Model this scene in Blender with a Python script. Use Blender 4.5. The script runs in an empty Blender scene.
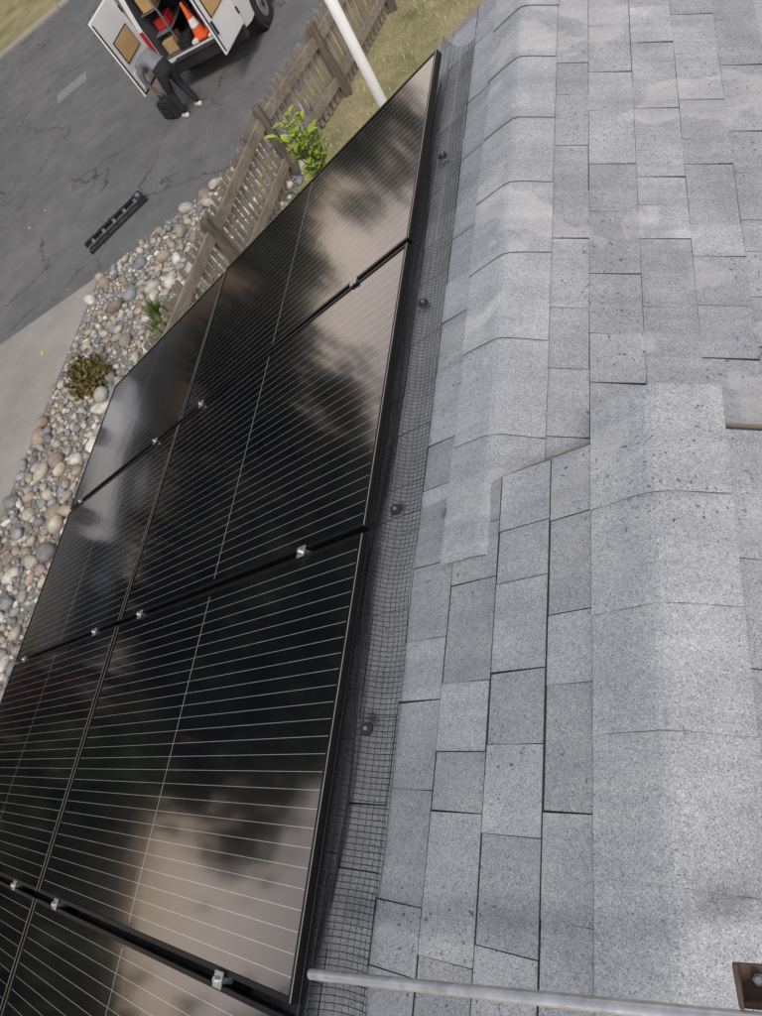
import bpy, math, random
import numpy as np
from mathutils import Vector, Matrix, Euler
random.seed(7); rng=np.random.default_rng(7)
TH=math.radians(22.6); C=math.cos(TH); S=math.sin(TH); H=5.4
scene=bpy.context.scene

# ------------------------------------------------------------ materials
def newmat(name):
    m=bpy.data.materials.new(name); m.use_nodes=True
    nt=m.node_tree; b=nt.nodes['Principled BSDF']
    return m,nt,b
def N(nt,t,**kw):
    n=nt.nodes.new(t)
    for k,v in kw.items(): setattr(n,k,v)
    return n
def ramp(nt,stops,interp='LINEAR'):
    r=N(nt,'ShaderNodeValToRGB'); r.color_ramp.interpolation=interp
    e=r.color_ramp.elements
    while len(e)<len(stops): e.new(0.5)
    for i,(p,c) in enumerate(stops):
        e[i].position=p; e[i].color=(c[0],c[1],c[2],1) if len(c)==3 else c
    return r
def math_(nt,op,a,b=None):
    n=N(nt,'ShaderNodeMath',operation=op)
    for i,v in enumerate((a,b)):
        if v is None: continue
        if isinstance(v,(int,float)): n.inputs[i].default_value=v
        else: nt.links.new(v,n.inputs[i])
    return n.outputs[0]
def mix(nt,f,a,b,blend='MIX'):
    n=N(nt,'ShaderNodeMix',data_type='RGBA',blend_type=blend)
    for idx,v in ((0,f),(6,a),(7,b)):
        if isinstance(v,(int,float)): n.inputs[idx].default_value=v
        elif isinstance(v,tuple): n.inputs[idx].default_value=(v[0],v[1],v[2],1)
        else: nt.links.new(v,n.inputs[idx])
    return n.outputs[2]
def noise(nt,vec,scale,detail=3,rough=.5,dist=0):
    n=N(nt,'ShaderNodeTexNoise'); n.inputs['Scale'].default_value=scale
    n.inputs['Detail'].default_value=detail; n.inputs['Roughness'].default_value=rough
    n.inputs['Distortion'].default_value=dist
    if vec is not None: nt.links.new(vec,n.inputs['Vector'])
    return n.outputs['Fac']
def bump(nt,b,h,strength,dist):
    n=N(nt,'ShaderNodeBump'); n.inputs['Strength'].default_value=strength; n.inputs['Distance'].default_value=dist
    nt.links.new(h,n.inputs['Height']); nt.links.new(n.outputs[0],b.inputs['Normal'])
def simple(name,col,rough=.6,metal=0,var=.25,scale=8,bumpd=0):
    m,nt,b=newmat(name)
    tc=N(nt,'ShaderNodeTexCoord').outputs['Object']
    f=noise(nt,tc,scale,5,.6)
    lo=tuple(c*(1-var) for c in col); hi=tuple(min(1,c*(1+var)) for c in col)
    r=ramp(nt,[(.3,lo),(.7,hi)]); nt.links.new(f,r.inputs[0]); nt.links.new(r.outputs[0],b.inputs['Base Color'])
    b.inputs['Roughness'].default_value=rough; b.inputs['Metallic'].default_value=metal
    if bumpd: bump(nt,b,f,.6,bumpd)
    return m
def attrmat(name,rough=.8,attr='tone',scale=30,var=.3,bumpd=0.0):
    m,nt,b=newmat(name)
    a=N(nt,'ShaderNodeAttribute',attribute_name=attr).outputs['Color']
    tc=N(nt,'ShaderNodeTexCoord').outputs['Object']
    f=noise(nt,tc,scale,4,.6)
    r=ramp(nt,[(.3,(1-var,)*3),(.7,(1+var,)*3)]); nt.links.new(f,r.inputs[0])
    nt.links.new(mix(nt,1.0,a,r.outputs[0],'MULTIPLY'),b.inputs['Base Color'])
    b.inputs['Roughness'].default_value=rough
    if bumpd: bump(nt,b,f,.7,bumpd)
    return m

def shingle_mat():
    m,nt,b=newmat('asphalt_shingle')
    geo=N(nt,'ShaderNodeNewGeometry').outputs['Position']
    a=N(nt,'ShaderNodeAttribute',attribute_name='tone').outputs['Color']
    v=N(nt,'ShaderNodeTexVoronoi'); v.inputs['Scale'].default_value=560; nt.links.new(geo,v.inputs['Vector'])
    sep=N(nt,'ShaderNodeSeparateColor'); nt.links.new(v.outputs['Color'],sep.inputs[0])
    g=ramp(nt,[(0,(.15,.152,.158)),(.10,(.30,.304,.314)),(.4,(.382,.389,.401)),(.8,(.447,.454,.465)),(1,(.60,.60,.60))]); nt.links.new(sep.outputs[0],g.inputs[0])
    n2=noise(nt,geo,110,3,.6); r2=ramp(nt,[(.3,(.90,.90,.905)),(.7,(1.08,1.08,1.075))]); nt.links.new(n2,r2.inputs[0])
    c=mix(nt,1.0,g.outputs[0],r2.outputs[0],'MULTIPLY')
    n3=noise(nt,geo,5.5,4,.55); r3=ramp(nt,[(.3,(.84,.85,.865)),(.7,(1.1,1.1,1.09))]); nt.links.new(n3,r3.inputs[0])
    c=mix(nt,1.0,c,r3.outputs[0],'MULTIPLY')
    # bleached stains with wavy outlines, mostly near and beyond the far ridge
    sx=N(nt,'ShaderNodeSeparateXYZ'); nt.links.new(geo,sx.inputs[0])
    msk=N(nt,'ShaderNodeMapRange'); nt.links.new(sx.outputs['Y'],msk.inputs[0]); msk.inputs[1].default_value=.3; msk.inputs[2].default_value=1.2
    msx=N(nt,'ShaderNodeMapRange'); nt.links.new(sx.outputs['X'],msx.inputs[0]); msx.inputs[1].default_value=-.80; msx.inputs[2].default_value=-.62
    reg=math_(nt,'MULTIPLY',msk.outputs[0],msx.outputs[0])
    n4=noise(nt,geo,2.4,5,.55,.2)
    add=math_(nt,'ADD',n4,math_(nt,'MULTIPLY',reg,.055))
    r4=ramp(nt,[(.585,(0,0,0)),(.610,(1,1,1)),(.72,(.35,.35,.35))]); nt.links.new(add,r4.inputs[0])
    amt=math_(nt,'ADD',math_(nt,'MULTIPLY',reg,.30),.05)
    c=mix(nt,math_(nt,'MULTIPLY',r4.outputs[0],amt),c,(.66,.645,.615))
    mp=N(nt,'ShaderNodeMapping'); nt.links.new(geo,mp.inputs[0]); mp.inputs['Scale'].default_value=(1.6,22,1.6)
    ns=noise(nt,mp.outputs[0],1,3,.5); rs=ramp(nt,[(.35,(.91,.91,.92)),(.65,(1.05,1.05,1.045))]); nt.links.new(ns,rs.inputs[0])
    c=mix(nt,1.0,c,rs.outputs[0],'MULTIPLY')
    n5=noise(nt,geo,85,2,.5); r5=ramp(nt,[(.66,(0,0,0)),(.69,(1,1,1))]); nt.links.new(n5,r5.inputs[0])
    n6=noise(nt,geo,3.0,2,.5); r6=ramp(nt,[(.43,(0,0,0)),(.60,(1,1,1))]); nt.links.new(n6,r6.inputs[0])
    c=mix(nt,math_(nt,'MULTIPLY',math_(nt,'MULTIPLY',r5.outputs[0],r6.outputs[0]),.75),c,(.06,.058,.055))
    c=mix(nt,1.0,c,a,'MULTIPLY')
    nt.links.new(c,b.inputs['Base Color']); b.inputs['Roughness'].default_value=.9
    b.inputs['Specular IOR Level'].default_value=.25
    bump(nt,b,sep.outputs[0],.3,.0007)
    return m

def panel_mat():
    m,nt,b=newmat('panel_glass')
    tc=N(nt,'ShaderNodeTexCoord').outputs['Object']
    sx=N(nt,'ShaderNodeSeparateXYZ'); nt.links.new(tc,sx.inputs[0])
    y=sx.outputs['Y']; x=sx.outputs['X']
    pitch=.98/25
    fr=math_(nt,'FRACT',math_(nt,'ADD',math_(nt,'DIVIDE',y,pitch),100.5))
    d=math_(nt,'ABSOLUTE',math_(nt,'SUBTRACT',fr,.5))
    l1=math_(nt,'LESS_THAN',d,.00050/pitch)
    l2=math_(nt,'LESS_THAN',math_(nt,'ABSOLUTE',x),.0013)
    inx=math_(nt,'LESS_THAN',math_(nt,'ABSOLUTE',x),.829)
    iny=math_(nt,'LESS_THAN',math_(nt,'ABSOLUTE',y),.490)
    ln=math_(nt,'MULTIPLY',math_(nt,'MAXIMUM',l1,l2),math_(nt,'MULTIPLY',inx,iny))
    nn=noise(nt,tc,2.5,3); cr=ramp(nt,[(.3,(.003,.004,.007)),(.7,(.007,.007,.009))]); nt.links.new(nn,cr.inputs[0])
    cx=math_(nt,'ABSOLUTE',math_(nt,'SUBTRACT',math_(nt,'FRACT',math_(nt,'ADD',math_(nt,'DIVIDE',x,.0815),50)),.5))
    cg=math_(nt,'GREATER_THAN',cx,.488)
    c=mix(nt,math_(nt,'MULTIPLY',cg,.5),cr.outputs[0],(.02,.02,.022))
    c=mix(nt,ln,c,(.50,.48,.44))
    dn=noise(nt,tc,1.3,5,.65); dr=ramp(nt,[(.45,(0,0,0)),(.85,(1,1,1))]); nt.links.new(dn,dr.inputs[0])
    c=mix(nt,math_(nt,'MULTIPLY',dr.outputs[0],.010),c,(.4,.36,.32))
    nt.links.new(c,b.inputs['Base Color'])
    b.inputs['Roughness'].default_value=.085; b.inputs['IOR'].default_value=2.3
    wn=noise(nt,tc,4,2); bump(nt,b,wn,.08,.006)
    return m

def asphalt_mat():
    m,nt,b=newmat('asphalt')
    geo=N(nt,'ShaderNodeNewGeometry').outputs['Position']
    f=noise(nt,geo,.35,5,.6); r=ramp(nt,[(.3,(.130,.128,.127)),(.7,(.185,.181,.177))]); nt.links.new(f,r.inputs[0])
    f2=noise(nt,geo,60,3,.7); r2=ramp(nt,[(.3,(.75,.75,.75)),(.7,(1.25,1.25,1.25))]); nt.links.new(f2,r2.inputs[0])
    c=mix(nt,1.0,r.outputs[0],r2.outputs[0],'MULTIPLY')
    f3=noise(nt,geo,2.2,4,.6); r3=ramp(nt,[(.35,(.84,.84,.84)),(.65,(1.06,1.06,1.06))]); nt.links.new(f3,r3.inputs[0])
    c=mix(nt,1.0,c,r3.outputs[0],'MULTIPLY')
    warp=N(nt,'ShaderNodeTexNoise'); warp.inputs['Scale'].default_value=1.4; warp.inputs['Detail'].default_value=5; nt.links.new(geo,warp.inputs['Vector'])
    va=N(nt,'ShaderNodeVectorMath',operation='SCALE'); va.inputs['Scale'].default_value=1.1; nt.links.new(warp.outputs['Color'],va.inputs[0])
    vb=N(nt,'ShaderNodeVectorMath',operation='ADD'); nt.links.new(geo,vb.inputs[0]); nt.links.new(va.outputs[0],vb.inputs[1])
    v=N(nt,'ShaderNodeTexVoronoi',feature='DISTANCE_TO_EDGE'); v.inputs['Scale'].default_value=.33; nt.links.new(vb.outputs[0],v.inputs['Vector'])
    cr=ramp(nt,[(.0,(1,1,1)),(.010,(0,0,0))]); nt.links.new(v.outputs['Distance'],cr.inputs[0])
    mk=noise(nt,geo,.5,2); mr=ramp(nt,[(.42,(0,0,0)),(.55,(1,1,1))]); nt.links.new(mk,mr.inputs[0])
    c=mix(nt,math_(nt,'MULTIPLY',math_(nt,'MULTIPLY',cr.outputs[0],mr.outputs[0]),.85),c,(.03,.03,.031))
    v2=N(nt,'ShaderNodeTexVoronoi',feature='DISTANCE_TO_EDGE'); v2.inputs['Scale'].default_value=1.4; nt.links.new(vb.outputs[0],v2.inputs['Vector'])
    c2=ramp(nt,[(.0,(1,1,1)),(.022,(0,0,0))]); nt.links.new(v2.outputs['Distance'],c2.inputs[0])
    mk2=noise(nt,geo,.3,2); mr2=ramp(nt,[(.50,(0,0,0)),(.58,(1,1,1))]); nt.links.new(mk2,mr2.inputs[0])
    c=mix(nt,math_(nt,'MULTIPLY',math_(nt,'MULTIPLY',c2.outputs[0],mr2.outputs[0]),.55),c,(.045,.045,.046))
    nt.links.new(c,b.inputs['Base Color']); b.inputs['Roughness'].default_value=.85
    bump(nt,b,f2,.5,.004)
    return m
def ground_mat():
    m,nt,b=newmat('dry_grass_ground')
    geo=N(nt,'ShaderNodeNewGeometry').outputs['Position']
    f=noise(nt,geo,1.2,6,.7); r=ramp(nt,[(.3,(.16,.18,.06)),(.5,(.35,.30,.155)),(.7,(.46,.385,.225))]); nt.links.new(f,r.inputs[0])
    f2=noise(nt,geo,40,4,.7); r2=ramp(nt,[(.3,(.6,.6,.6)),(.7,(1.3,1.3,1.3))]); nt.links.new(f2,r2.inputs[0])
    nt.links.new(mix(nt,1.0,r.outputs[0],r2.outputs[0],'MULTIPLY'),b.inputs['Base Color'])
    b.inputs['Roughness'].default_value=.95; bump(nt,b,f2,.8,.03)
    return m
def concrete_mat():
    m,nt,b=newmat('concrete')
    geo=N(nt,'ShaderNodeNewGeometry').outputs['Position']
    f=noise(nt,geo,.9,6,.65); r=ramp(nt,[(.3,(.27,.245,.21)),(.7,(.38,.355,.315))]); nt.links.new(f,r.inputs[0])
    f2=noise(nt,geo,50,3,.7); r2=ramp(nt,[(.3,(.85,.85,.85)),(.7,(1.12,1.12,1.12))]); nt.links.new(f2,r2.inputs[0])
    nt.links.new(mix(nt,1.0,r.outputs[0],r2.outputs[0],'MULTIPLY'),b.inputs['Base Color'])
    b.inputs['Roughness'].default_value=.85; bump(nt,b,f2,.4,.003)
    return m
def wood_mat(name,lo,hi,ax=2):
    m,nt,b=newmat(name)
    tc=N(nt,'ShaderNodeTexCoord').outputs['Object']
    mp=N(nt,'ShaderNodeMapping'); nt.links.new(tc,mp.inputs[0])
    sc=[40,40,40]; sc[ax]=3; mp.inputs['Scale'].default_value=sc
    f=noise(nt,mp.outputs[0],1,5,.6); r=ramp(nt,[(.3,lo),(.7,hi)]); nt.links.new(f,r.inputs[0])
    f2=noise(nt,tc,3,4,.6); r2=ramp(nt,[(.3,(.7,.7,.7)),(.7,(1.2,1.2,1.2))]); nt.links.new(f2,r2.inputs[0])
    nt.links.new(mix(nt,1.0,r.outputs[0],r2.outputs[0],'MULTIPLY'),b.inputs['Base Color'])
    b.inputs['Roughness'].default_value=.85; bump(nt,b,f,.5,.003)
    return m

M=dict(
 shingle=shingle_mat(), panel=panel_mat(), asphalt=asphalt_mat(), ground=ground_mat(), concrete=concrete_mat(),
 frame=simple('black_anodised',(.012,.012,.013),.35,.6,.2),
 edge=simple('frame_edge_highlight',(.40,.36,.31),.45,.3,.3,12),
 alu=simple('bare_aluminium',(.62,.62,.62),.35,.9,.15,30),
 galv=simple('galvanised_steel',(.60,.61,.62),.36,.6,.25,25),
 wire=simple('black_wire',(.03,.03,.031),.4,.5,.2),
 felt=simple('roof_underlay',(.05,.05,.052),.95,0,.2),
 stucco=simple('stucco',(.45,.40,.33),.9,0,.08,60,.003),
 tan=simple('tan_stucco',(.62,.45,.35),.9,0,.08,30),
 white=simple('white_trim',(.80,.80,.78),.5,0,.05,5),
 fence=wood_mat('weathered_wood',(.17,.145,.115),(.35,.305,.245)),
 fence_h=wood_mat('weathered_wood_rail',(.16,.135,.11),(.32,.28,.225),1),
 post=wood_mat('dark_post_wood',(.08,.065,.05),(.18,.15,.12)),
 rust=simple('rusty_steel',(.12,.075,.055),.7,.3,.4,40,.001),
 rocks=attrmat('river_rock',.75,'tone',14,.28,.004),
 gravel=simple('gravel_bed',(.24,.22,.19),.95,0,.5,35,.02),
 leaf=attrmat('foliage',.7,'tone',3,.25),
 bark=simple('bark',(.09,.065,.045),.9,0,.4,12,.02),
 vanpaint=simple('white_car_paint',(.74,.75,.76),.28,0,.02,2),
 bluepaint=simple('silver_blue_paint',(.35,.42,.5),.25,.3,.03,2),
 glass=simple('dark_car_glass',(.015,.018,.02),.06,0,.1),
 plastic=simple('black_plastic',(.02,.02,.021),.6,0,.25),
 rubber=simple('tyre_rubber',(.022,.022,.022),.85,0,.25),
 hub=simple('wheel_hub',(.35,.36,.37),.4,.7,.15),
 card=simple('cardboard',(.50,.33,.15),.85,0,.12,6),
 orange=simple('orange_plastic',(.85,.13,.03),.5,0,.12,6),
 red=simple('red_plastic',(.5,.03,.025),.45,0,.2,6),
 redlamp=simple('tail_lamp',(.4,.015,.015),.2,0,.1),
 grey=simple('grey_metal',(.25,.25,.26),.5,.4,.2),
 dkgrey=simple('van_lining',(.10,.10,.105),.7,.1,.2),
 roofbrown=simple('brown_roof',(.10,.075,.06),.9,0,.3,6),
 shirt=simple('grey_shirt',(.19,.20,.22),.9,0,.2,10,.004),
 trousers=simple('black_trousers',(.018,.018,.02),.85,0,.3,10,.004),
 skin=simple('skin',(.42,.24,.17),.55,0,.06,20),
 hair=simple('dark_hair',(.02,.015,.012),.7,0,.3,60),
 shoe=simple('white_shoe',(.6,.6,.6),.6,0,.1),
 yellow=simple('yellow_leaf',(.6,.5,.05),.6,0,.1),
 paint=simple('worn_road_paint',(.30,.30,.29),.8,0,.3,20),
 patch=simple('road_patch',(.24,.24,.235),.85,0,.2,12),
)

# ------------------------------------------------------------ mesh builder
class MB:
    def __init__(s): s.v=[]; s.f=[]; s.m=[]; s.t=[]
    def add(s,vs,fs,mi=0,tone=(1,1,1),tones=None):
        o=len(s.v); s.v+= [tuple(v) for v in vs]
        for i,f in enumerate(fs):
            s.f.append(tuple(o+k for k in f)); s.m.append(mi); s.t.append(tones[i] if tones else tone)
    def box(s,c,d,mi=0,tone=(1,1,1),R=None,taper=1.0):
        x,y,z=d[0]/2,d[1]/2,d[2]/2
        vs=[Vector((sx*x*(taper if sz>0 else 1),sy*y*(taper if sz>0 else 1),sz*z)) for sz in(-1,1) for sy in(-1,1) for sx in(-1,1)]
        if R is not None: vs=[R@v for v in vs]
        c=Vector(c); vs=[v+c for v in vs]
        s.add(vs,[(0,2,3,1),(4,5,7,6),(0,1,5,4),(2,6,7,3),(0,4,6,2),(1,3,7,5)],mi,tone)
    def tube(s,pts,rad,n=6,mi=0,tone=(1,1,1),caps=True):
        pts=[Vector(p) for p in pts]
        if not hasattr(rad,'__len__'): rad=[rad]*len(pts)
        rings=[]; up=None
        for i,p in enumerate(pts):
            d=(pts[min(i+1,len(pts)-1)]-pts[max(i-1,0)]).normalized()
            if up is None:
                a=Vector((0,0,1)) if abs(d.z)<.9 else Vector((1,0,0)); up=(a-d*a.dot(d)).normalized()
            else: up=(up-d*up.dot(d)).normalized()
            q=d.cross(up)
            rings.append([p+(up*math.cos(2*math.pi*k/n)+q*math.sin(2*math.pi*k/n))*rad[i] for k in range(n)])
        vs=[v for r in rings for v in r]; fs=[]
        for i in range(len(pts)-1):
            for k in range(n):
                a=i*n+k; b2=i*n+(k+1)%n; fs.append((a,b2,b2+n,a+n))
        if caps: fs.append(tuple(range(n-1,-1,-1))); fs.append(tuple((len(pts)-1)*n+k for k in range(n)))
        s.add(vs,fs,mi,tone)
    def obj(s,name,mats,parent=None,smooth=False,bevel=0,loc=None,rot=None):
        me=bpy.data.meshes.new(name); me.from_pydata(s.v,[],s.f)
        if not isinstance(mats,(list,tuple)): mats=[mats]
        for m in mats: me.materials.append(m)
        me.polygons.foreach_set('material_index',s.m)
        at=me.color_attributes.new('tone','FLOAT_COLOR','CORNER')
        cnt=[len(f) for f in s.f]
        t=np.repeat(np.array([(a[0],a[1],a[2],1.0) for a in s.t],dtype=np.float32),cnt,axis=0)
        at.data.foreach_set('color',t.ravel())
        if smooth: me.polygons.foreach_set('use_smooth',[True]*len(me.polygons))
        me.update()
        o=bpy.data.objects.new(name,me); scene.collection.objects.link(o)
        if loc: o.location=loc
        if rot: o.rotation_euler=rot
        if parent: o.parent=parent
        if bevel:
            b=o.modifiers.new('bev','BEVEL'); b.width=bevel; b.segments=2; b.limit_method='ANGLE'
        return o
def empty(name,loc=(0,0,0),rot=(0,0,0)):
    e=bpy.data.objects.new(name,None); scene.collection.objects.link(e); e.location=loc; e.rotation_euler=rot; return e
def sheet(name,pts,z,mat):
    mb=MB(); mb.add([(p[0],p[1],z) for p in pts],[tuple(range(len(pts)))]); o=mb.obj(name,mat)
    if o.data.polygons[0].normal.z<0: o.data.flip_normals()
    return o
def W(u,Y,w): return Vector((u*C-w*S,Y,H+u*S+w*C))

# ------------------------------------------------------------ ground, road
sheet('ground',[(-400,-400),(400,-400),(400,400),(-400,400)],0,M['ground'])
near=[(-70,-21),(-30,-1.9),(-11.6,7.32),(-9.34,8.33),(-7.47,9.45),(-6.3,10.4),(-5.75,11.6),(-5.5,13.5),(-5.3,17),(-4.8,22),(-3.5,28)]
farl=[(8,34.5),(-10,25.6),(-17.1,21.75),(-19.4,20.6),(-40,11.4),(-70,-2.3)]
sheet('street',near+farl,.004,M['asphalt'])
sheet('driveway',[(-9.42,8.29),(-9.47,-14),(-15.5,-14),(-15.5,5.38),(-11.6,7.30)],.008,M['concrete'])
mb=MB()
for i in range(len(farl)-2):
    a=Vector((*farl[i+1],0)); b_=Vector((*farl[i+2],0)); d=(b_-a); L=d.length; ang=math.atan2(d.y,d.x)
    mb.box(((a+b_)/2+Vector((0,.15,.05))),(L,.16,.12),0,R=Matrix.Rotation(ang,3,'Z'))
mb.obj('kerb',M['concrete'],bevel=.03)
def rotrect(cx,cy,w,h,a): 
    return [(cx+ (x*math.cos(a)-y*math.sin(a)),cy+(x*math.sin(a)+y*math.cos(a))) for x,y in((-w/2,-h/2),(w/2,-h/2),(w/2,h/2),(-w/2,h/2))]
sheet('utility_cover',rotrect(-13.8,16.05,.95,.6,.5),.008,M['patch'])
mb=MB(); pa=[]
for i in range(16):
    t=i/15; x=-14.6+3.3*t; y=18.2+1.0*math.sin(t*2.6)-.3*t; pa.append((x,y))
for i in range(15):
    x,y=pa[i]; x2,y2=pa[i+1]
    mb.add([(x,y,.008),(x2,y2,.008),(x2+.02,y2+.045,.008),(x+.02,y+.045,.008)],[(0,1,2,3)])
mb.obj('road_marking',M['paint'])
sheet('gravel_bed',[(-9.40,8.28),(-9.45,-6),(-3.4,-6),(-3.4,5.6),(-5.6,7.6),(-5.5,9.2),(-5.1,10.6),(-6.25,10.35),(-7.45,9.42),(-9.3,8.3)],.012,M['gravel'])

# ------------------------------------------------------------ river rocks
def ico():
    import bmesh
    bm=bmesh.new(); bmesh.ops.create_icosphere(bm,subdivisions=2,radius=1)
    v=np.array([p.co[:] for p in bm.verts]); f=np.array([[q.index for q in p.verts] for p in bm.faces]); bm.free(); return v,f
iv,iff=ico()
def inside(x,y):
    if x< -9.36 or x>-3.6: return False
    if y>7 and x>-5.62+(y-7)*.14: return False
    if 5.3<y<=7 and x>-4.0-(y-5.3)*.95: return False
    if x<-7.47: lim=8.3+(x+9.34)*.62
    else: lim=9.43+(x+7.47)*.78
    return y<lim-.04
cols=[(.42,.37,.30),(.30,.29,.275),(.50,.46,.40),(.36,.285,.22),(.22,.22,.225),(.44,.39,.32),(.58,.55,.50),(.31,.305,.315),(.42,.34,.26)]
vs=[];fs=[];tn=[];o=0
grid={}
def place(r,tries):
    for _ in range(tries):
        x=random.uniform(-9.36,-4.3); y=random.uniform(-1.5,10.6)
        if not inside(x,y): continue
        k=(int(x//.3),int(y//.3)); ok=True
        for i in(-1,0,1):
            for j in(-1,0,1):
                for (a,b,rr) in grid.get((k[0]+i,k[1]+j),[]):
                    if (a-x)**2+(b-y)**2<((r+rr)*.82)**2: ok=False
        if ok: grid.setdefault(k,[]).append((x,y,r)); return x,y
    return None
stones=[]
for r0,r1,n in((.085,.145,270),(.05,.085,950),(.022,.05,7000)):
    for i in range(n):
        r=random.uniform(r0,r1); p=place(r,6)
        if p: stones.append((p[0],p[1],r))
for (x,y,r) in stones:
    s_=np.array([random.uniform(.9,1.35),random.uniform(.65,1.0),random.uniform(.5,.75)])*r
    d=iv*(1+.15*np.sin(iv@rng.normal(size=3)*2.2+rng.uniform(0,6)))[:,None]
    R=np.array(Euler((random.uniform(-.3,.3),random.uniform(-.3,.3),random.uniform(0,6.3))).to_matrix())
    p=(d*s_)@R.T+np.array([x,y,.012+s_[2]*.45])
    vs.append(p); fs.append(iff+o); o+=len(iv)
    c=random.choice(cols); g=random.uniform(.65,1.25); tn.append(tuple(q*g for q in c))
vs=np.concatenate(vs); fs=np.concatenate(fs)
me=bpy.data.meshes.new('river_rocks'); me.from_pydata(vs.tolist(),[],fs.tolist())
at=me.color_attributes.new('tone','FLOAT_COLOR','CORNER')
t=np.repeat(np.array([(*c,1) for c in tn],dtype=np.float32),len(iff)*3,axis=0); at.data.foreach_set('color',t.ravel())
me.polygons.foreach_set('use_smooth',[True]*len(me.polygons)); me.materials.append(M['rocks'])
scene.collection.objects.link(bpy.data.objects.new('river_rocks',me))

# ------------------------------------------------------------ house
house=empty('house')
UF=-1.045; UN=-.616; YR=3.2; YS=.84; YB=-4.0; WR=-1.10
def ridge(u): p=W(u,0,WR); return p.x,p.z
XF,ZF=ridge(UF); XN,ZN=ridge(UN)
UE=-4.86
XE=3.9
def tabs(mb,x0,x1,y0,y1,sgn,gap,jg,base=1.0,e=.143):
    """courses from x0 (eave) to x1 (ridge); sgn = +1 when upslope is +x"""
    n=int(math.ceil(abs(x1-x0)/e))
    for i in range(n):
        a=x0+sgn*i*e; b=a+sgn*(e-gap)  # gap bares the dark deck to draw the shade line under each course
        if (b-x1)*sgn>0: b=x1
        if abs(b-a)<.01: continue
        y=y0-random.uniform(0,.2)
        course=random.uniform(.93,1.05)*base
        thick=False
        while y<y1:
            w=random.choice([.12,.14,.165,.19,.205,.22,.26])*random.uniform(.93,1.07)
            ya=max(y,y0); yb=min(y+w,y1); y+=w
            if yb-ya<.02: continue
            g=random.uniform(jg*.6,jg*1.3)
            thick=not thick
            h=(.0045+(.0022 if thick else 0)+random.uniform(-.0008,.0008))
            ja=random.uniform(-.0012,.0012); jb=random.uniform(-.0012,.0012)
            sk=random.uniform(-.0022,.0022)
            A=a+ja; B=b+random.uniform(-.0008,.0008)
            P=[(A,ya+g/2+sk,0),(a+jb,yb-g/2+sk,0),(B,yb-g/2,0),(B,ya+g/2,0),
               (A,ya+g/2+sk,h),(a+jb,yb-g/2+sk,h),(B,yb-g/2,.002),(B,ya+g/2,.002)]
            k=course*random.uniform(.87,1.08)*(1.0 if thick else .97)
            top=(k,k,k*1.012)
            dk=(.25,.25,.25)  # side faces coloured dark in place of the step's shade
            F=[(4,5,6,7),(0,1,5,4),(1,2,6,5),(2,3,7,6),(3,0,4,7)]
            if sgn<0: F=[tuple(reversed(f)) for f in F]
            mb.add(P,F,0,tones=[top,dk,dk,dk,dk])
rotL=(0,-TH,0)
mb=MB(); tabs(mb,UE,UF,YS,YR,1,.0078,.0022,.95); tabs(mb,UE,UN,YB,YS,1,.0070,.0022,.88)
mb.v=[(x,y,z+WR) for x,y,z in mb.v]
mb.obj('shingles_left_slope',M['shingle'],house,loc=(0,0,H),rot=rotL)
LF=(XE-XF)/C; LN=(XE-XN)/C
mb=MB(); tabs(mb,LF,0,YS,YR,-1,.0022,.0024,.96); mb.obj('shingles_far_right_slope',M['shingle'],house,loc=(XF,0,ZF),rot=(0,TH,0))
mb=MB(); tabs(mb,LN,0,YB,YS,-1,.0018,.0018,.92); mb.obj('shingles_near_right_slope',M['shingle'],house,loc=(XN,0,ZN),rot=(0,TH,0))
pe=W(UE,0,WR)
def section(mb,Xr,Zr,y0,y1,eps=.002):
    t=.14
    zr=Zr-eps; le=(pe.x,pe.z-eps); re=(XE,Zr-(XE-Xr)*math.tan(TH)-eps)
    prof=[le,(Xr,zr),re,(re[0],re[1]-t),(Xr,zr-t),(le[0],le[1]-t)]
    v=[(x,y0,z) for x,z in prof]+[(x,y1,z) for x,z in prof]
    f=[(0,1,7,6),(1,2,8,7),(2,3,9,8),(3,4,10,9),(4,5,11,10),(5,0,6,11),(5,4,1,0),(4,3,2,1),(6,7,10,11),(7,8,9,10)]
    mb.add(v,f)
mb=MB(); section(mb,XF,ZF,YS+.002,YR-.01); section(mb,XN,ZN,YB,YS); mb.obj('roof_deck',M['felt'],house)
mb=MB()
mb.box((pe.x-.015,(YB+YR)/2,pe.z-.09),(.025,YR-YB,.16))
mb.box((XE+.015,(YB+YS)/2,ZN-(XE-XN)*math.tan(TH)-.09),(.025,YS-YB,.16))
mb.obj('fascia',M['white'],house,bevel=.004)
mb=MB()
wl=pe.x+.45; wr=XE-.45; wy0=YB+.3; wy1=YR-.3
def wallpoly(Xr,Zr,y): 
    return [(wl,y,0),(wr,y,0),(wr,y,Zr-(wr-Xr)*math.tan(TH)-.16),(Xr,y,Zr-.16),(wl,y,pe.z+(wl-pe.x)*math.tan(TH)-.16)]
a=wallpoly(XF,ZF,wy1); b=wallpoly(XN,ZN,wy0)
mb.add(a,[(4,3,2,1,0)]); mb.add(b,[(0,1,2,3,4)])
zl=pe.z+(wl-pe.x)*math.tan(TH)-.16
mb.add([(wl,wy0,0),(wl,wy1,0),(wl,wy1,zl),(wl,wy0,zl)],[(3,2,1,0)])
mb.add([(wr,wy0,0),(wr,wy1,0),(wr,wy1,a[2][2]),(wr,wy0,a[2][2])],[(0,1,2,3)])
st=[(XF,YS+.012,ZF-.01),(XN,YS+.012,ZN-.005),(XE,YS+.012,ZN-(XE-XN)*math.tan(TH)-.005),(XE,YS+.012,ZF-(XE-XF)*math.tan(TH)-.01)]
mb.add(st,[(3,2,1,0)])
mb.obj('walls',M['stucco'],house)
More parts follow.
